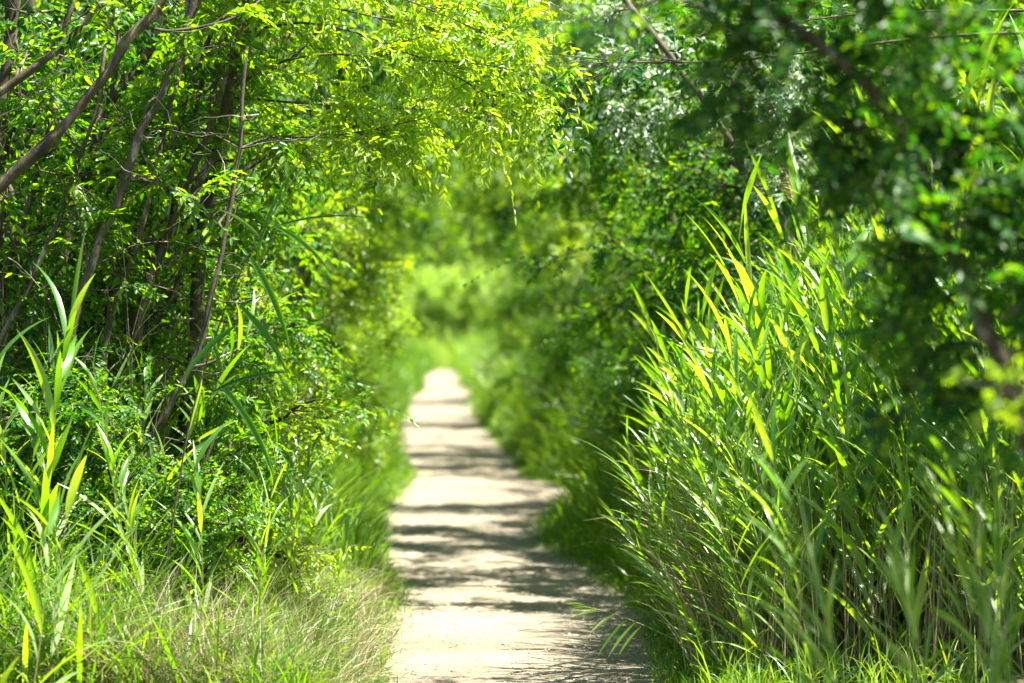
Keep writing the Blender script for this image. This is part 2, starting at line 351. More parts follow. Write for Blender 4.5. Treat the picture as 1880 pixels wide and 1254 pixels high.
stem('reddish thin stem leaning through the middle of the stem thicket', 19, 12.4, [(110, 900), (155, 560), (185, 380), (280, 180), (300, 60), (350, -60)], (11, 7), basex=100, leafm='leaf_dark')

rr = rng_(77)
for q, lab in enumerate(['thin crooked stem right beside the thickest leaning stem', 'thin stem forking left of the whitish stem', 'wiry stem leaning steeply right near the path side of the thicket', 'dark wiry stem crossing behind the reddish stem', 'thin stem leaning right under the sunlit boughs', 'low wiry stem bending over the shaded bushes', 'greyish stem beside the upright rough stem', 'slim stem that crosses the slender lichen stem', 'slim brown stem behind the thinner bare stem at the top left', 'twisted thin stem in the darkest part of the thicket']):
    x0 = rr.uniform(-90, 250); pts = [(x0, 900)]
    for k_ in range(6): pts.append((pts[-1][0] + rr.uniform(5, 75), pts[-1][1] - rr.uniform(110, 190)))
    stem(lab, 80 + q, rr.uniform(10.9, 12.3), pts, (rr.uniform(8, 12), 5), basex=x0 - 20, barkm=['bark', 'bark_grey'][q % 2], nl=4, ll=.6, bare=12, bias=(0, .9, .1))
# --- tree whose sunlit boughs hang over the path at the top of the view
b = ground_pt(330, 12.0)
pts = [b] + px([(345, 750), (372, 420), (420, 170), (470, -30), (560, -260)], 11.9)
HB = [px([(430, 160), (540, 92), (640, 100), (760, 112), (860, 112), (960, 128), (1010, 150)], 11.3, -.3),
      px([(450, 60), (560, 30), (690, 70), (820, 130), (930, 190), (980, 235)], 11.4, -.5),
      px([(420, 240), (520, 255), (620, 250), (700, 235), (790, 215)], 11.3, -.2),
      px([(470, -60), (640, -40), (800, 20), (930, 80), (1020, 120)], 11.2, -.3),
      px([(470, 0), (600, 10), (720, 40), (850, 60), (960, 60)], 11.6, 0),
      px([(430, 180), (560, 190), (680, 200), (820, 200), (940, 215)], 11.5, 0),
      px([(480, -100), (640, -130), (800, -90), (940, -30), (1060, 30)], 11.4, 0)]
tree('overhanging_tree', 'tree whose bright yellow green boughs hang over the path from the left', 'tree', 21, b, pts, .045, .03, Mt['leaf_yellow'], Mt['bark'],
     start=.6, nl=6, ll=1.3, ns=7, nt=14, bias=(.5, 0, .08), tl=.20, lf=dict(nl=10, L=.058, W=.019, ang=.8, droop=.35, jit=.5), lr=.0065, up=-.02, extra=HB, tsub=.28)
# deep green leaf cluster hanging behind the sunlit boughs
def proto_tree(seed, h, cr, leafm, barkm, nl=16, nt=16, lf=None, lean=0., low=.12, tl=.34, ll=None, nstem=1, tk=1.):
    r = rng_(seed); tm, cm = MB(), MB()
    for q in range(nstem):
        a = r.random() * 6.28; tip = np.array([lean * h + .25 * math.cos(a) * h * (.3 if nstem == 1 else 1), .25 * math.sin(a) * h * (.3 if nstem == 1 else 1), h * .82])
        P = curve([(0, 0, 0), tip * .3 + r.normal(size=3) * .06 * [1, 1, 0], tip * .65 + r.normal(size=3) * .1 * [1, 1, 0], tip], 14)
        grow(tm, cm, r, P, .02 * h * tk / nstem ** .5, .008 * h * tk / nstem ** .5, start=low, nl=nl // nstem, ll=ll or cr, ns=4, nt=nt, bias=(0, 0, .05), tl=tl, lf=lf or dict(nl=12, L=.062, W=.03, droop=.25, tr=.002), lr=.012, up=.04)
    return tm.mesh('trunk', Mt[barkm]), cm.mesh('crown', [Mt[leafm], Mt['twig']])
def instance(name, pair, loc, rot, sc, label, cat, group, names=('trunk', 'crown')):
    root = empty(name, loc, rot, label, cat, group); root.scale = (sc, sc, sc) if np.isscalar(sc) else sc
    for nm, me in zip(names, pair):
        o = bpy.data.objects.new(nm, me); C.objects.link(o); o.parent = root
    return root
K = {}
K['a'] = proto_tree(31, 4.6, 1.6, 'leaf', 'bark', lf=dict(nl=10, L=.075, W=.038, droop=.3, tr=.002))
K['b'] = proto_tree(32, 4.0, 1.5, 'leaf', 'bark_grey', nstem=3)
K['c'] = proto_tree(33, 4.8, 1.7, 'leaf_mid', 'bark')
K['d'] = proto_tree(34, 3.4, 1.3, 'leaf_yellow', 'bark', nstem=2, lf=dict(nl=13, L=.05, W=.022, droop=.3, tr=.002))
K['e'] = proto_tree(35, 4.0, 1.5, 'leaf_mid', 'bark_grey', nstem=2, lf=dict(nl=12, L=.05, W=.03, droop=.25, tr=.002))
K['p'] = proto_tree(39, 4.2, 1.6, 'leaf_far_lit', 'bark_grey', nstem=2, lf=dict(nl=13, L=.07, W=.038, droop=.25, tr=.002), low=.03, tk=.4, nt=20)
K['s'] = proto_tree(36, 1.5, .6, 'leaf', 'twig', nstem=3, nl=15, nt=10, tl=.2, lf=dict(nl=14, L=.034, W=.018, droop=.2, tr=.0015), low=.05)
K['u'] = proto_tree(37, 1.3, .6, 'leaf_yellow', 'twig', nstem=3, nl=15, nt=8, tl=.2, lf=dict(nl=15, L=.028, W=.014, droop=.2, tr=.0015, pairs=True), low=.05)
K['k'] = proto_tree(38, 1.6, .7, 'leaf_mid', 'twig', nstem=3, nl=15, nt=10, tl=.22, lf=dict(nl=13, L=.040, W=.02, droop=.2, tr=.0015), low=.05)
# arching trees: trunk bends from the side and carries its crown over the path (local +x)
def proto_arch(seed, leafm, reach=2.0, h=4.0):
    r = rng_(seed); tm, cm = MB(), MB()
    P = curve([(0, 0, 0), (.15, .05, h * .35), (.5, -.05, h * .7), (reach * .55, .05, h * .93), (reach, 0, h)], 18)
    grow(tm, cm, r, P, .06, .025, start=.42, nl=13, ll=1.25, ns=4, nt=20, bias=(.15, 0, -.05), tl=.32, lf=dict(nl=12, L=.06, W=.028, droop=.35, tr=.002), lr=.012, up=-.02)
    return tm.mesh('trunk', Mt['bark']), cm.mesh('crown', [Mt[leafm], Mt['twig']])
K['arch1'] = proto_arch(41, 'leaf'); K['arch2'] = proto_arch(42, 'leaf_mid', 1.8, 3.9); K['arch3'] = proto_arch(43, 'leaf_yellow', 2.1, 4.1)

R = rng_(99)
instance('arching_tree', K['arch2'], (-4.3, 12.4, .08), (0, 0, .05), 1.12, 'tall tree added above the view to shade the leaning stems', 'tree', None)  # added above the view for the shade it casts on the left
for kd, side, y, dx, sc, lab, grp in [
    ('arch2', 1, 14.6, 1.5, .98, 'dark green tree arching over the path from the right behind the reed bed', None),
    ('arch1', 1, 18.6, 1.4, .92, 'green tree arching low over the widest shaded stretch of path from the right', None),
    ('arch1', 1, 17.6, 2.5, .95, 'green tree leaning in from the right over the dark band across the path', None), ('arch2', 1, 21.2, 2.5, 1.0, 'dark tree leaning in from the right where the path widens', None),
    ('arch2', -1, 19.8, 1.5, .98, 'dark leaved tree arching over the path from the left just past the near boughs', None),
    ('arch1', -1, 25.5, 1.5, 1.0, '', 1), ('arch3', 1, 27.5, 1.5, .95, '', 1), ('arch2', 1, 32, 1.5, 1.0, '', 1), ('arch3', -1, 33.5, 1.5, 1.0, '', 1),
    ('arch2', -1, 38.5, 1.4, 1.05, '', 1), ('arch1', 1, 40.5, 1.5, 1.05, '', 1), ('arch3', -1, 43.5, 1.5, 1.1, '', 1)]:
    x = (xr(y) + dx) if side > 0 else (xl(y) - dx)
    g = 'blurred trees arching over the shaded middle of the tunnel' if grp else None
    instance('arching_tree', K[kd], (x, y, gz(x, y)), (0, 0, (math.pi if side > 0 else 0) + R.normal() * .15), sc, lab or 'blurred leafy tree arching over the banded middle stretch of the path', 'tree', g)

for side, y, dx, sc, lab in [(-1, 47, 3.3, 1.9, 'very tall tree arching high over the far path from the left'), (1, 52, 3.0, 2.0, 'very tall tree arching high over the far path from the right'), (-1, 60, 3.2, 2.3, 'tallest tree arching over the far bright path from the left'), (-1, 28, 3.2, 1.45, 'tall tree arching high over the shaded middle stretch from the left'), (1, 30, 3.2, 1.45, 'tall tree arching high over the shaded middle stretch from the right')]:
    x = (xr(y) + dx) if side > 0 else (xl(y) - dx)
    instance('arching_tree', K['arch1' if sc > 1.5 else 'arch3'], (x, y, gz(x, y)), (0, 0, math.pi if side > 0 else 0), sc, lab, 'tree', None)
# --- walls of the tunnel
def wall(side, y, off, kd, sc, row):
    x = (xr(y) + off) if side > 0 else (xl(y) - off)
    if y < 20 and row == 0:
        return x
    sd = 'right' if side > 0 else 'left'
    lab, g = {0: (f'out of focus tree in the first row lining the {sd} side of the path', f'trees lining the {sd} side of the path'),
              1: (f'tree standing behind the first row on the {sd} side of the path', f'trees behind the first row on the {sd}')}[row]
    instance('tree', K[kd], (x, y, gz(x, y)), (R.normal() * .05, side * -.06, R.random() * 6.28), sc, lab, 'tree', g)
for side in (-1, 1):
    y = 20.5
    while y < (94 if side < 0 else 85):
        kd = R.choice((['a', 'd', 'd', 'b'] if y < 50 else ['d', 'p']) if side < 0 else (['c', 'e', 'c', 'a'] if y < 31 else ['a', 'd', 'd', 'e'] if y < 50 else ['d', 'p', 'a']))  # yellow and pale kinds carry sunlit brightness in their leaf colour
        wall(side, y + R.normal() * .3, (2.0 if y < 44 else 1.8) + R.random() * .4, kd, R.uniform(.85, 1.05) * (1 if y < 44 else .85), 0)
        y += 2.1 if y < 45 else 3.2
    y = 15.
    while y < (94 if side < 0 else 78):
        wall(side, y + R.normal() * .4, 4.2 + R.random() * 1.2, R.choice(['a', 'b', 'c', 'e']), R.uniform(1.3, 1.7), 1)
        y += 3.2 if y < 45 else 4.5
for q in range(26):
    y = 108 + 3 * R.random() + (q % 4) * 3.5; x = -12 + 20 * (q + R.random()) / 48
    instance('tree', K['p'], (x, y, 0), (0, 0, R.random() * 6.28), R.uniform(1.9, 2.7), 'tree with painted sunlit green leaves closing the far end of the tunnel', 'tree', 'trees at the far end of the path')

for q in range(30):
    side = 1 if q % 2 else -1; y = 19 + q * 2.1; x = (xr(y) + 7.5 + R.random() * 1.5) if side > 0 else (xl(y) - 7.5 - R.random() * 1.5)
    instance('tree', K[R.choice(['a', 'c', 'b', 'e'])], (x, y, .08), (0, 0, R.random() * 6.28), R.uniform(1.9, 2.4), 'tall tree at the back of the thicket, behind the rows that line the path', 'tree', 'tall trees at the back of the thicket')
for q in range(18):
    y = 100 + 5 * R.random(); x = -9 + 10 * (q + R.random()) / 18
    instance('tree', K['p'], (x, y, 0), (0, 0, R.random() * 6.28), R.uniform(.8, 1.35), 'small tree with painted sunlit green leaves just beyond the point where the path ends', 'tree', 'small trees at the far end of the path')
# --- right side behind the reed bed
RB = [('dark shade-giving tree standing back from the widest part of the path', 'c', 3.3, 20.5, 1.05), ('dark tree between the reed bed and the widest part of the path', 'e', 2.6, 19.3, 1.0), ('dark round-leaved tree standing in shade behind the reed bed, by the path', 'c', 1.9, 16.2, .85), ('fresh green tree behind the upper part of the reed bed', 'a', 3.1, 15.2, .9),
      ('green tree behind the right half of the reed bed', 'e', 4.3, 15.0, 1.0), ('shaded tree further back behind the reed bed', 'c', 2.9, 17.6, 1.1), ('dark tree added out of view to shade the blurred reeds close to the viewer', 'arch2', 4.5, 8.0, .95), ('second dark tree added for its shade close to the viewer just right of the close slanting trunk', 'arch2', 4.2, 6.6, .95), ('dark tree added to shade the close reeds, behind the close slanting trunk', 'c', 2.55, 6.9, .72), ('dark tree added for its shade beside the close reeds toward the reed bed', 'c', 3.0, 8.5, .74), ('small dark tree at the shaded edge where the path widens', 'e', 1.75, 18.8, .8)]  # trees around the close reeds are added to cast shade on them
for lab, kd, x, y, sc in RB:
    instance('tree', K[kd], (x, y, gz(x, y)), (0, -.05, math.pi if 'arch' in kd else R.random() * 6.28), sc, lab, 'tree', None)
b = np.array([2.1, 13.6, gz(2.1, 13.6)])
tree('silver_leaved_tree', 'tree with whitish silver leaf sprays hanging above the reed tips', 'tree', 51, b, [b, b + (-.1, .1, 1.2), b + (-.5, .1, 2.0), b + (-1.1, 0, 2.9), b + (-1.5, 0, 3.4)], .04, .015, Mt['leaf_silver'], Mt['bark_grey'],
     start=.35, nl=12, ll=.8, ns=4, nt=14, bias=(-.1, -.15, -.15), tl=.22, lf=dict(nl=13, L=.040, W=.017, ang=.8, droop=.3, jit=.5), lr=.008, up=-.03)
b = np.array([4.1, 10.3, 0.05])
tree('branching_tree', 'tree right of the reed bed with one thin bare bough reaching across the top', 'tree', 52, b, [b, b + (-.15, 0, 1.3), b + (-.2, 0, 2.4), b + (-.4, 0, 3.6)], .045, .02, Mt['leaf_dark'], Mt['bark'],
     start=.7, nl=4, ll=.9, ns=3, nt=7, bias=(-.2, .2, .1), tl=.24, lf=ASH, lr=.008, up=.02,
     extra=[px([(2000, 60), (1750, 60), (1480, 98), (1300, 118), (1150, 118), (1000, 98)], 10.0, .1), px([(2000, 20), (1700, 20), (1500, 30), (1380, 60)], 10.4, .2)])

# --- out of focus tree standing close on the right
b = np.array([1.62, 6.3, .06])
fore = px([(1905, 850), (1850, 700), (1780, 560), (1735, 430), (1690, 300), (1600, 160), (1530, 85), (1440, 45), (1370, -10), (1280, -80)], 6.3)
tree('close_tree', 'blurred dark tree close to the viewer, its trunk slanting up the right edge', 'tree', 61, b, [b] + fore, .025, .011, Mt['leaf_mid'], Mt['bark_grey'],
     start=.36, nl=15, ll=.50, ns=5, nt=10, bias=(.6, .1, .1), tl=.17, lf=dict(nl=10, L=.046, W=.025, ang=.95, droop=.2), lr=.0045, up=.0,
     extra=[px([(1700, 320), (1600, 240), (1500, 220), (1430, 190)], 6.3), px([(1735, 430), (1800, 380), (1880, 330)], 6.2), px([(1500, 70), (1300, -10), (1150, 10), (1010, 50)], 6.4)])
b = np.array([1.5, 5.6, .05])
tree('sprig_bush', 'blurred bush with a bright yellow leaf sprig beside the close trunk', 'bush', 62, b, [b, b + (-.1, 0, .6), at(1900, 800, 5.4), at(1850, 640, 5.3)], .012, .004, Mt['leaf_yellow'], Mt['twig'],
     start=.75, nl=3, ll=.16, ns=2, nt=2, bias=(.1, 0, .1), tl=.09, lf=dict(nl=8, L=.032, W=.02, ang=1., droop=.2), lr=.003)
b = np.array([1.9, 8.2, .06])
tree('drooping_bush', 'thin bush with dark oval leaflets drooping before the sunlit reed tops', 'bush', 63, b, [b, b + (-.05, 0, 1.2), at(1880, 380, 8.1), at(1700, 375, 8.0), at(1560, 355, 7.95)], .012, .003, Mt['leaf_dark'], Mt['twig'],
     start=.45, nl=10, ll=.32, ns=3, nt=3, bias=(-.1, 0, -.25), tl=.16, lf=dict(nl=9, L=.034, W=.017, ang=.9, droop=.35, pairs=True), lr=.0035, up=-.12)

R = rng_(501)
# --- low bushes on the left, between the stems and the path
LB = [('s', 255, 11.9, 1.0, 'shaded low bush at the foot of the whitish stem'), ('s', 60, 12.2, 1.1, 'shaded low bush under the stems by the left edge'), ('u', 400, 12.1, 1.05, 'sunlit small-leaved bush beside the long dark reed'),
      ('s', 430, 13.4, .9, 'fresh green bush behind the grass where the left bank begins'), ('u', 360, 13.6, 1.45, 'tall sunlit bush behind the long dark reed'), ('s', 340, 12.8, 1.3, 'leafy bush behind the whitish stem'),
      ('s', 90, 11.0, .8, 'small-leaved low bush in front of the leaning stems near the left edge'), ('s', 200, 10.9, .7, 'small-leaved low bush around the foot of the slender lichen stem'), ('u', 320, 11.1, .75, 'yellow green low bush at the path side of the stems'), ('k', -10, 10.7, .85, 'dark low bush at the left edge before the upright rough stem'), ('k', 150, 10.8, .8, 'dark low bush before the slender lichen stem'), ('s', 290, 10.9, .9, 'green low bush before the straight thin pole stem'), ('k', 150, 12.9, 1.5, 'dark bush filling the gaps between the leaning stems'), ('k', -20, 13.2, 1.5, 'dark bush behind the upright rough stem'), ('u', 470, 15.2, .75, 'yellow green bush overhanging the grass at the left of the path')]
for kd, pxx, d, sc, lab in LB:
    p = ground_pt(pxx, d); instance('bush', K[kd], p, (0, 0, R.random() * 6.28), sc, lab, 'bush', None, ('stems', 'leaves'))
LT = [('a', 320, 14.4, .82, 'fresh green tree rising behind the sunlit bushes left of the path'), ('b', 210, 14.2, .95, 'many-stemmed tree behind the leaning stems'), ('c', 80, 14.0, 1.0, 'dark tree behind the leaning stems at the left edge'),
      ('d', 430, 16.9, .85, 'yellow green tree on the left bank before the arching trees'), ('d', 440, 19.0, .9, 'second yellow green tree on the left bank before the arching trees'), ('b', 140, 16.5, 1.1, 'tree in the back row behind the sunlit bushes')]
for kd, pxx, d, sc, lab in LT:
    p = ground_pt(pxx, d); instance('tree', K[kd], p, (0, 0, R.random() * 6.28), sc, lab, 'tree', None)
# shaded bushes right of the path
for q in range(16):
    y = 16.5 + q * 1.35; x = xr(y) + .75 + R.random() * .35
    instance('bush', K[R.choice(['k', 'k', 's'])], (x, y, gz(x, y)), (0, 0, R.random() * 6.28), R.uniform(.75, 1.05), 'dark shaded bush beside the right edge of the path past the reed bed', 'bush', 'shaded bushes along the right edge of the path', ('stems', 'leaves'))
for q in range(14):
    y = 20 + q * 2.2; x = xl(y) - 1.15 - R.random() * .4
    instance('bush', K[R.choice(['u', 's', 's'])], (x, y, gz(x, y)), (0, 0, R.random() * 6.28), R.uniform(.7, 1.0), 'blurred leafy bush in the long grass along the left edge of the path', 'bush', 'bushes in the grass along the left edge of the path', ('stems', 'leaves'))

# ------------------------------------------------------------------ reeds
def reed_meshes(seed, h, nleaf, azm=math.pi, spread=1.5, lw=.026, ll=.42, pan=False, lean=.06, mat='reed', low=.2):
    r = rng_(seed); cm, lm = MB(), MB()
    P = np.array([(-lean * h * (t ** 1.8) * math.cos(.3), .02 * h * math.sin(3 * t), h * t) for t in np.linspace(0, 1, 12)])
    tube(cm, P, .0035 * np.linspace(1, .35, 12), 5)
    f = np.linspace(low, .98, nleaf) * 11; i = np.minimum(f.astype(int), 10); LP = P[i] + (P[i + 1] - P[i]) * (f - i)[:, None]
    az = azm + r.uniform(-spread, spread, nleaf) + np.where(r.random(nleaf) < .28, math.pi, 0)
    t = f / 11
    ribbons(lm, LP, az, ll * r.uniform(.7, 1.25, nleaf) * (1 - .25 * t), r.uniform(.35, .75, nleaf) * (1.1 - .55 * t), r.uniform(.1, .9, nleaf), lw * r.uniform(.6, 1.2, nleaf), r.normal(size=nleaf) * .3, r.normal(size=nleaf) * 1.0, 8, 0, True)
    out = [cm.mesh('culm', Mt['culm']), lm.mesh('leaves', Mt[mat])]
    if pan:
        pm = MB(); n = 26; k = r.random(n); Q = P[-1] + np.stack([-.04 * k, 0 * k, .2 * k], -1)
        ribbons(pm, Q, r.uniform(2.2, 4.2, n), .09 * (1.15 - k), r.uniform(.3, .7, n), 1.3, .004, r.normal(size=n), 1., 4)
        ribbons(pm, Q[:12], r.uniform(2.2, 4.2, 12), .06, r.uniform(.5, 1.2, 12), 1.5, .008, r.normal(size=12), 2., 3)
        tube(pm, [P[-1], P[-1] + (-.01, 0, .1), P[-1] + (-.04, 0, .2)], [.0012, .001, .0006], 4)
        out.append(pm.mesh('panicle', Mt['panicle']))
    return out
R = rng_(502)
RP = [reed_meshes(100 + i, R.uniform(1.5, 2.0), int(R.integers(17, 24)), low=.08, lw=R.uniform(.016, .032), ll=R.uniform(.34, .52)) for i in range(16)]
RPan = [reed_meshes(130 + i, 2.15, 10, pan=True) for i in range(2)]
NM = ('culm', 'leaves', 'panicle')
def put_reed(meshes, x, y, lean, az, sc, label, group, z=None):
    return instance('reed', meshes, (x, y, gz(x, y) if z is None else z), (R.normal() * .06, lean, az), sc, label, 'reed', group, NM)
# the big bed right of the path
n = 0
while n < 240:
    y = 10.5 + 2.9 * R.random() ** 1.35; e = xr(y) + .26; x = e + (2.6 * R.random() ** 1.15)
    if y < 11.2 and x > .85 + 0 * y and R.random() < .0: continue
    u = min((x - e) / 1.0, 1)
    hs = (.48 + .74 * u ** .7) * R.uniform(.85, 1.12)
    put_reed(RP[R.integers(16)], x, y, -(.34 * (1 - u) ** 1.2 + .05) + R.normal() * .07, R.normal() * .5, (hs * 1.05, hs * 1.05, hs), 'green reed growing in the dense sunlit bed right of the path', 'reeds in the bed right of the path')
    n += 1
put_reed(RPan[0], *[1.62, 11.6], -.06, .2, 1.0, 'tall reed with a brown drooping seed head, left one of two above the bed', None)
put_reed(RPan[1], *[2.05, 11.4], -.02, .1, .96, 'tall reed with a pale drooping seed head, right one of two above the bed', None)
# the sprig leaning out over the path
sp = at(1225, 1165, 10.6); rt = rng_(71)
root = empty('leaning_reed', (sp[0] + .25, sp[1], gz(sp[0] + .25, sp[1])), label='single reed leaning out low over the sand with hanging narrow leaves', cat='reed')
b = np.array(root.location)
P = curve([b, at(1290, 1200, 10.6), at(1210, 1160, 10.55), at(1120, 1122, 10.5), at(1060, 1112, 10.5)], 14) - b
m = MB(); tube(m, P, .0022 * np.linspace(1, .3, 14), 5); m.build('culm', Mt['culm'], root)
m = MB()
lp = [(1075, 1113), (1100, 1120), (1128, 1128), (1150, 1138), (1165, 1145), (1178, 1150), (1092, 1118)]
tipd = [(1040, 1110), (1050, 1137), (1085, 1163), (1100, 1205), (1120, 1205), (1138, 1203), (1048, 1120)]
for (a, c), (e, f) in zip(lp, tipd):
    p = at(a, c, 10.52) - b; q = at(e, f, 10.48) - b; dv = q - p; L = np.linalg.norm(dv) * 1.05; azv = math.atan2(dv[1], dv[0]); th = math.acos(dv[2] / np.linalg.norm(dv))
    ribbons(m, p[None], np.array([azv]), L, th - .12, .25, .015, 1.2, .3, 7, 0, True)
m.build('leaves', Mt['reed'], root)
# blurred reeds close to the viewer, bottom right
for q in range(16):
    y = R.uniform(6.3, 8.6); pxx = R.uniform(1420, 1960); x = (pxx - 940) * y / FPX
    hs = R.uniform(.52, .72) * (1.0 if pxx > 1500 else .8)
    put_reed(RP[R.integers(16)], x, y, -.12 + R.normal() * .12, R.normal() * .8, (hs, hs, hs), 'blurred dark reed close to the viewer before the reed bed', 'blurred reeds close to the viewer on the right')
for q in range(80):
    y = 9.9 + 3.0 * R.random(); o = .3 + 2.1 * R.random() ** .8; x = xl(y) - o; hs = (.38 + .36 * min(o / 1.2, 1)) * R.uniform(.8, 1.25)
    put_reed(RP[R.integers(16)], x, y, R.normal() * .16, R.random() * 6.28, (hs * 1.25, hs * 1.25, hs), 'green reed standing in the long grass of the left bank', 'reeds in the grass of the left bank')
R = rng_(503)
# left: tall dark reed and its neighbours
dr = reed_meshes(151, 1.0, 4, spread=.3, lean=.0, low=.3)
root = empty('reed', ground_pt(270, 10.2), label='tall dark-stemmed reed slanting right across the bushes with hanging broad leaves', cat='reed')
b = np.array(root.location)
P = curve([b, at(345, 770, 10.2), at(400, 600, 10.15), at(450, 460, 10.1), at(500, 400, 10.1), at(555, 305, 10.1), at(597, 232, 10.1)], 16) - b
m = MB(); tube(m, P, .0058 * np.linspace(1, .3, 16), 5); m.build('culm', Mt['bark'], root)
m = MB()
for (a, c), (e, f), w in [((455, 465), (525, 655), .02), ((440, 560), (525, 700), .018), ((505, 415), (600, 500), .014), ((490, 420), (690, 412), .006), ((430, 600), (340, 705), .018), ((400, 700), (495, 880), .02), ((390, 720), (530, 690), .012), ((470, 480), (560, 300), .012), ((480, 440), (405, 390), .012)]:
    p = at(a, c, 10.12) - b; q = at(e, f, 10.05) - b; dv = q - p; L = np.linalg.norm(dv) * 1.06; azv = math.atan2(dv[1], dv[0]); th = math.acos(dv[2] / np.linalg.norm(dv))
    ribbons(m, p[None], np.array([azv]), L, th - .25, .55, w * 1.4, 1.3, .4, 10, 0, True)
m.build('leaves', Mt['leaf_mid'], root)
LP_ = [reed_meshes(160 + i, R.uniform(.8, 1.3), 7, lw=.04, ll=.55, spread=3.1, low=.1) for i in range(6)]
for q, (pxx, d, sc, lab) in enumerate([(150, 10.2, 1.0, 'broad-bladed reed arching in front of the slender lichen stem'), (215, 10.6, .95, 'reed with a blade arching over at the foot of the whitish stem'), (-10, 8.4, .85, 'blurred tall reed blades at the left edge'),
        (40, 8.8, .75, 'slightly blurred reed beside the tall blades at the left edge'), (90, 9.4, .75, 'upright bright reed in the grass near the left edge'), (180, 9.6, .62, 'short upright reed rising from the long grass'), (350, 10.4, .6, 'reed with dark drooping blades in the long grass left of the path'),
        (480, 10.6, .5, 'small reed with fanned dark blades near the dry grass'), (560, 11.2, .45, 'small bright reed at the edge of the left bank'), (250, 10.0, .5, 'short reed leaning left in the middle of the long grass')]):
    p = ground_pt(pxx, d); instance('reed', LP_[q % 6], p, (R.normal() * .1, R.normal() * .12, R.random() * 6.28), sc, lab, 'reed', None, NM)
# dead pale stems standing in the left thicket
dm = []
for i in range(5):
    m = MB(); P = wander(rng_(180 + i), (0, 0, 0), (.12, 0, 1), 2.0, 10, .3, .05); tube(m, P, .0045 * np.linspace(1, .4, 10), 5)
    for q in range(4): tube(m, wander(rng_(190 + i * 9 + q), P[3 + q], (R.normal(), R.normal(), .8), .35, 5, .05), .0018, 4)
    dm.append(m.mesh('dead_stem', Mt['dead']))
for q in range(60):
    pxx = R.uniform(-40, 420); d = R.uniform(10.9, 12.6); p = ground_pt(pxx, d)
    o = bpy.data.objects.new('dead_stem', dm[q % 5]); C.objects.link(o); o.location = [float(a) for a in p]; o.rotation_euler = (R.normal() * .1, R.normal() * .16 + .05, R.random() * 6.28); s = R.uniform(.5, 1.05); o.scale = (s, s, s)
    tag(o, 'thin dead bleached stem standing among the leaning trees', 'dead stem', 'dead stems in the left thicket')

# ------------------------------------------------------------------ grass (nobody could count it)
def grass(name, label, seed, N, y0, y1, side, o0, o1, h0, h1, w, mat, lean=.35, bend=1.0, ypow=1.0, opow=1.0, rise=1.0, n=5, az=None):
    r = rng_(seed)
    y = y0 + (y1 - y0) * r.random(N) ** ypow; o = o0 + (o1 - o0) * r.random(N) ** opow
    x = xr(y) + o if side > 0 else xl(y) - o
    h = (h0 + (h1 - h0) * np.clip((o - o0) / rise, 0, 1)) * r.uniform(.45, 1.25, N)
    P = np.stack([x, y, gz(x, y) - .012], -1)
    a = r.random(N) * 6.283 if az is None else az + r.normal(size=N) * .9
    m = MB()
    W = w * r.uniform(.5, 1.4, N) * np.maximum(y / 14, 1) ** .6
    ribbons(m, P, a, h, np.abs(r.normal(size=N)) * lean, r.uniform(.1, 1.6, N) * bend, W, r.normal(size=N) * .5, r.normal(size=N) * .9, n, 0)
    return tag(m.build(name, mat), label, 'grass', kind='stuff')
grass('grass', 'short bright grass along the left edge of the path', 201, 11000, 9.5, 30, -1, -.02, .5, .10, .42, .006, Mt['grass'], ypow=1.5, lean=.5, rise=.5)
grass('grass', 'long tangled grass on the left bank under the bushes', 202, 16000, 9.5, 17, -1, .15, 3.0, .28, 1.0, .008, Mt['grass'], ypow=1.2, lean=.5, bend=1.2, rise=1.6, n=6)
grass('grass', 'tall soft grass on the left bank beside the distant path', 203, 26000, 13.5, 45, -1, .2, 1.8, .45, 1.35, .009, Mt['grass'], ypow=1.3, lean=.22, rise=.9, n=6, bend=.8)
grass('grass', 'tall grass on both banks of the far bright path, left part', 204, 9000, 42, 98, -1, -.05, 2.4, .35, 1.4, .01, Mt['grass'], lean=.25, rise=1., n=4)
grass('grass', 'tall grass on the right bank of the far bright path', 205, 9000, 40, 98, 1, -.05, 2.4, .35, 1.5, .01, Mt['grass'], lean=.25, rise=1., n=4)
grass('grass', 'shaded tall grass along the right edge of the path past the reed bed', 206, 24000, 14.5, 44, 1, .12, 1.8, .22, 1.25, .009, Mt['grass'], ypow=1.3, lean=.25, rise=.8, n=6)
grass('grass', 'short grass along the right edge of the path', 207, 12000, 10, 40, 1, -.04, .35, .07, .22, .005, Mt['grass'], ypow=1.6, lean=.6, rise=.35)
grass('grass', 'short grass and shoots at the foot of the reed bed', 208, 1800, 9.8, 14, 1, .1, 1.3, .35, .25, .006, Mt['grass'], lean=.4, rise=.6)
grass('dry_grass', 'pale dry straw tangled through the left bank by the path', 209, 22000, 9.6, 14, -1, .06, 1.3, .28, .6, .0036, Mt['straw'], lean=.9, bend=1.3, opow=.9, rise=.8, ypow=1.2)
grass('dry_grass', 'brown dry stalks low in the reed bed', 210, 2600, 10.4, 13.6, 1, .3, 3.2, .55, 1.15, .0048, Mt['straw'], lean=.13, bend=.2, rise=.6)
grass('grass', 'broad dark green blades standing among the long grass on the left bank', 211, 2600, 9.5, 14, -1, .25, 2.8, .3, .75, .018, Mt['reed'], lean=.7, bend=.8, rise=1.2, n=7)
grass('grass', 'thin seeding grass stalks leaning out over the path edge', 212, 500, 10, 14, -1, .0, .8, .35, .6, .0025, Mt['straw'], lean=.5, bend=.9, rise=.6, n=7)
grass('grass', 'sparse short tufts creeping onto the sandy path from the left', 213, 1500, 9.6, 24, -1, -.16, .06, .04, .12, .004, Mt['grass'], ypow=1.4, lean=.8, rise=.2, opow=.6)
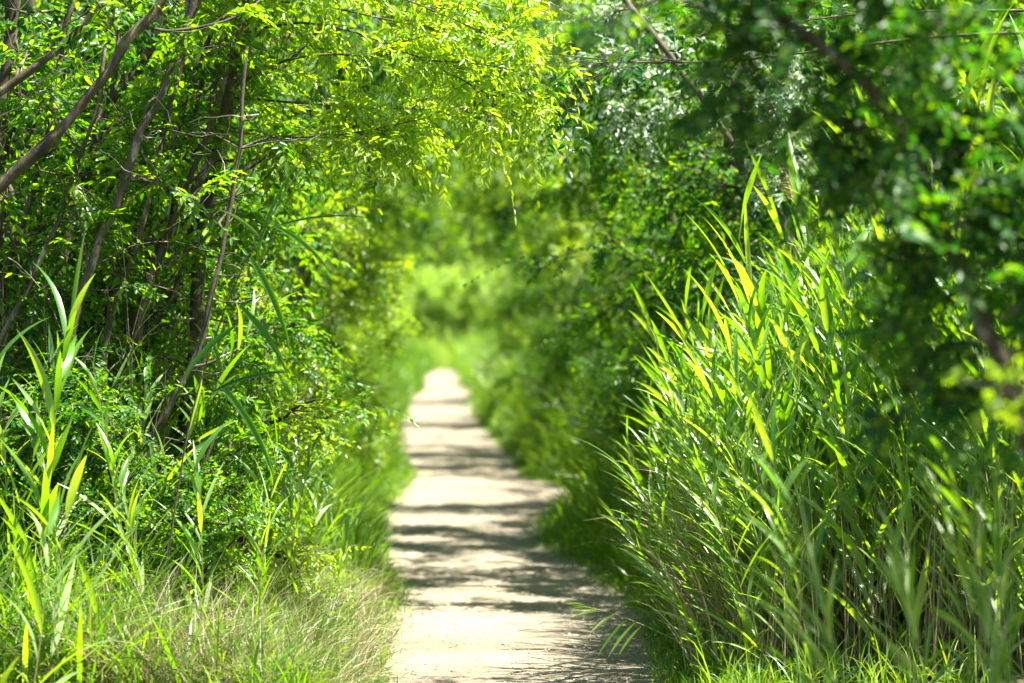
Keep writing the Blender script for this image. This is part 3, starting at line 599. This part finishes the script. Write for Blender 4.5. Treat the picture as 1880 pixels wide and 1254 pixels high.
grass('grass', 'sparse short tufts creeping onto the sandy path from the right', 214, 1800, 9.6, 26, 1, -.2, .06, .04, .12, .004, Mt['grass'], ypow=1.4, lean=.8, rise=.2, opow=.5)
r = rng_(215); N = 2600; y = 9.6 + 20 * r.random(N) ** 1.5; w_ = xr(y) - xl(y); e_ = np.abs(r.normal(size=N)) * .12; x = np.where(r.random(N) < .5, xl(y) - .1 + e_, xr(y) + .1 - e_ * 1.5)
m = MB(); a_ = r.random(N) * 6.28
k_ = r.random(N) < .14; x = np.where(k_, xl(y) + w_ * r.random(N), x)
leaves(m, np.stack([x, y, np.full(N, .014)], -1), np.stack([np.cos(a_), np.sin(a_), r.normal(size=N) * .12], -1), np.stack([r.normal(size=N) * .3, r.normal(size=N) * .3, np.ones(N)], -1), r.uniform(.015, .05, N), r.uniform(.003, .012, N))
tag(m.build('leaf_litter', Mt['straw']), 'dry fallen leaves and straw bits along the edges of the path', 'leaf litter', kind='stuff')
grass('dry_grass', 'pale seeding grass heads arching out from the left side of the reed bed', 241, 260, 10.6, 12.6, 1, .12, .6, .6, 1.15, .007, Mt['straw'], lean=.2, bend=1.1, rise=.4, n=8, az=math.pi)
r = rng_(240); N = 10000; m = MB(); y = 11.3 + 2.4 * r.random(N); o = .32 + 3.0 * r.random(N); x = xr(y) + o
top = (.55 + 1.35 * np.clip(o / 1.3, 0, 1) ** .7); z = top * r.random(N) ** 1.15
ribbons(m, np.stack([x - .12 * z, y, z], -1), math.pi + r.normal(size=N) * 1.1, r.uniform(.22, .48, N), r.uniform(.05, .5, N), r.uniform(.05, .6, N), r.uniform(.012, .028, N), r.normal(size=N) * .4, r.normal(size=N) * 1., 6, 0, True)
tag(m.build('reed_leaves', Mt['reed']), 'mass of crossing reed leaves filling the inside of the reed bed right of the path', 'reeds', kind='stuff')
# far meadow behind the trees, coloured pale in place of sunlight
r = rng_(220); N = 9000; m = MB(); y = 95 + 14 * r.random(N); x = -14 + 28 * r.random(N)
ribbons(m, np.stack([x, y, 0 * x], -1), r.random(N) * 6.28, r.uniform(.8, 2.1, N), np.abs(r.normal(size=N)) * .25, r.uniform(.2, 1., N), .04, 0, r.normal(size=N), 4)
tag(m.build('grass', Mt['leaf_far_lit']), 'tall grass painted a sunlit pale green where the bright path ends', 'grass', kind='stuff')
# leafy ground cover
def cover(label, seed, N, y0, y1, side, o0, o1, z1, mat, L=.03, W=.015, ypow=1.):
    r = rng_(seed); y = y0 + (y1 - y0) * r.random(N) ** ypow; o = o0 + (o1 - o0) * r.random(N); x = xr(y) + o if side > 0 else xl(y) - o
    P = np.stack([x, y, gz(x, y) + z1 * r.random(N) * np.clip((o - o0) / .8, .15, 1)], -1)
    m = MB(); sprays(m, r, P, nrm(r.normal(size=(N, 3)) + [0, 0, .5]), r.uniform(.08, .22, N), nl=10, L=L, W=W, droop=.2)
    tag(m.build('undergrowth', [mat, Mt['twig']]), label, 'undergrowth', kind='stuff')
cover('small-leaved undergrowth climbing among the stems on the left', 230, 5200, 10.3, 14, -1, .6, 3.6, 1.0, Mt['leaf'], .026, .014)
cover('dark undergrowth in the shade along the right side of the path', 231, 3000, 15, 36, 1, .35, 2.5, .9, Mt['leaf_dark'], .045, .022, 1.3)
cover('pale fresh undergrowth near the left bank grass', 232, 2000, 10.0, 13, -1, .45, 2.6, .6, Mt['leaf_yellow'], .022, .011)
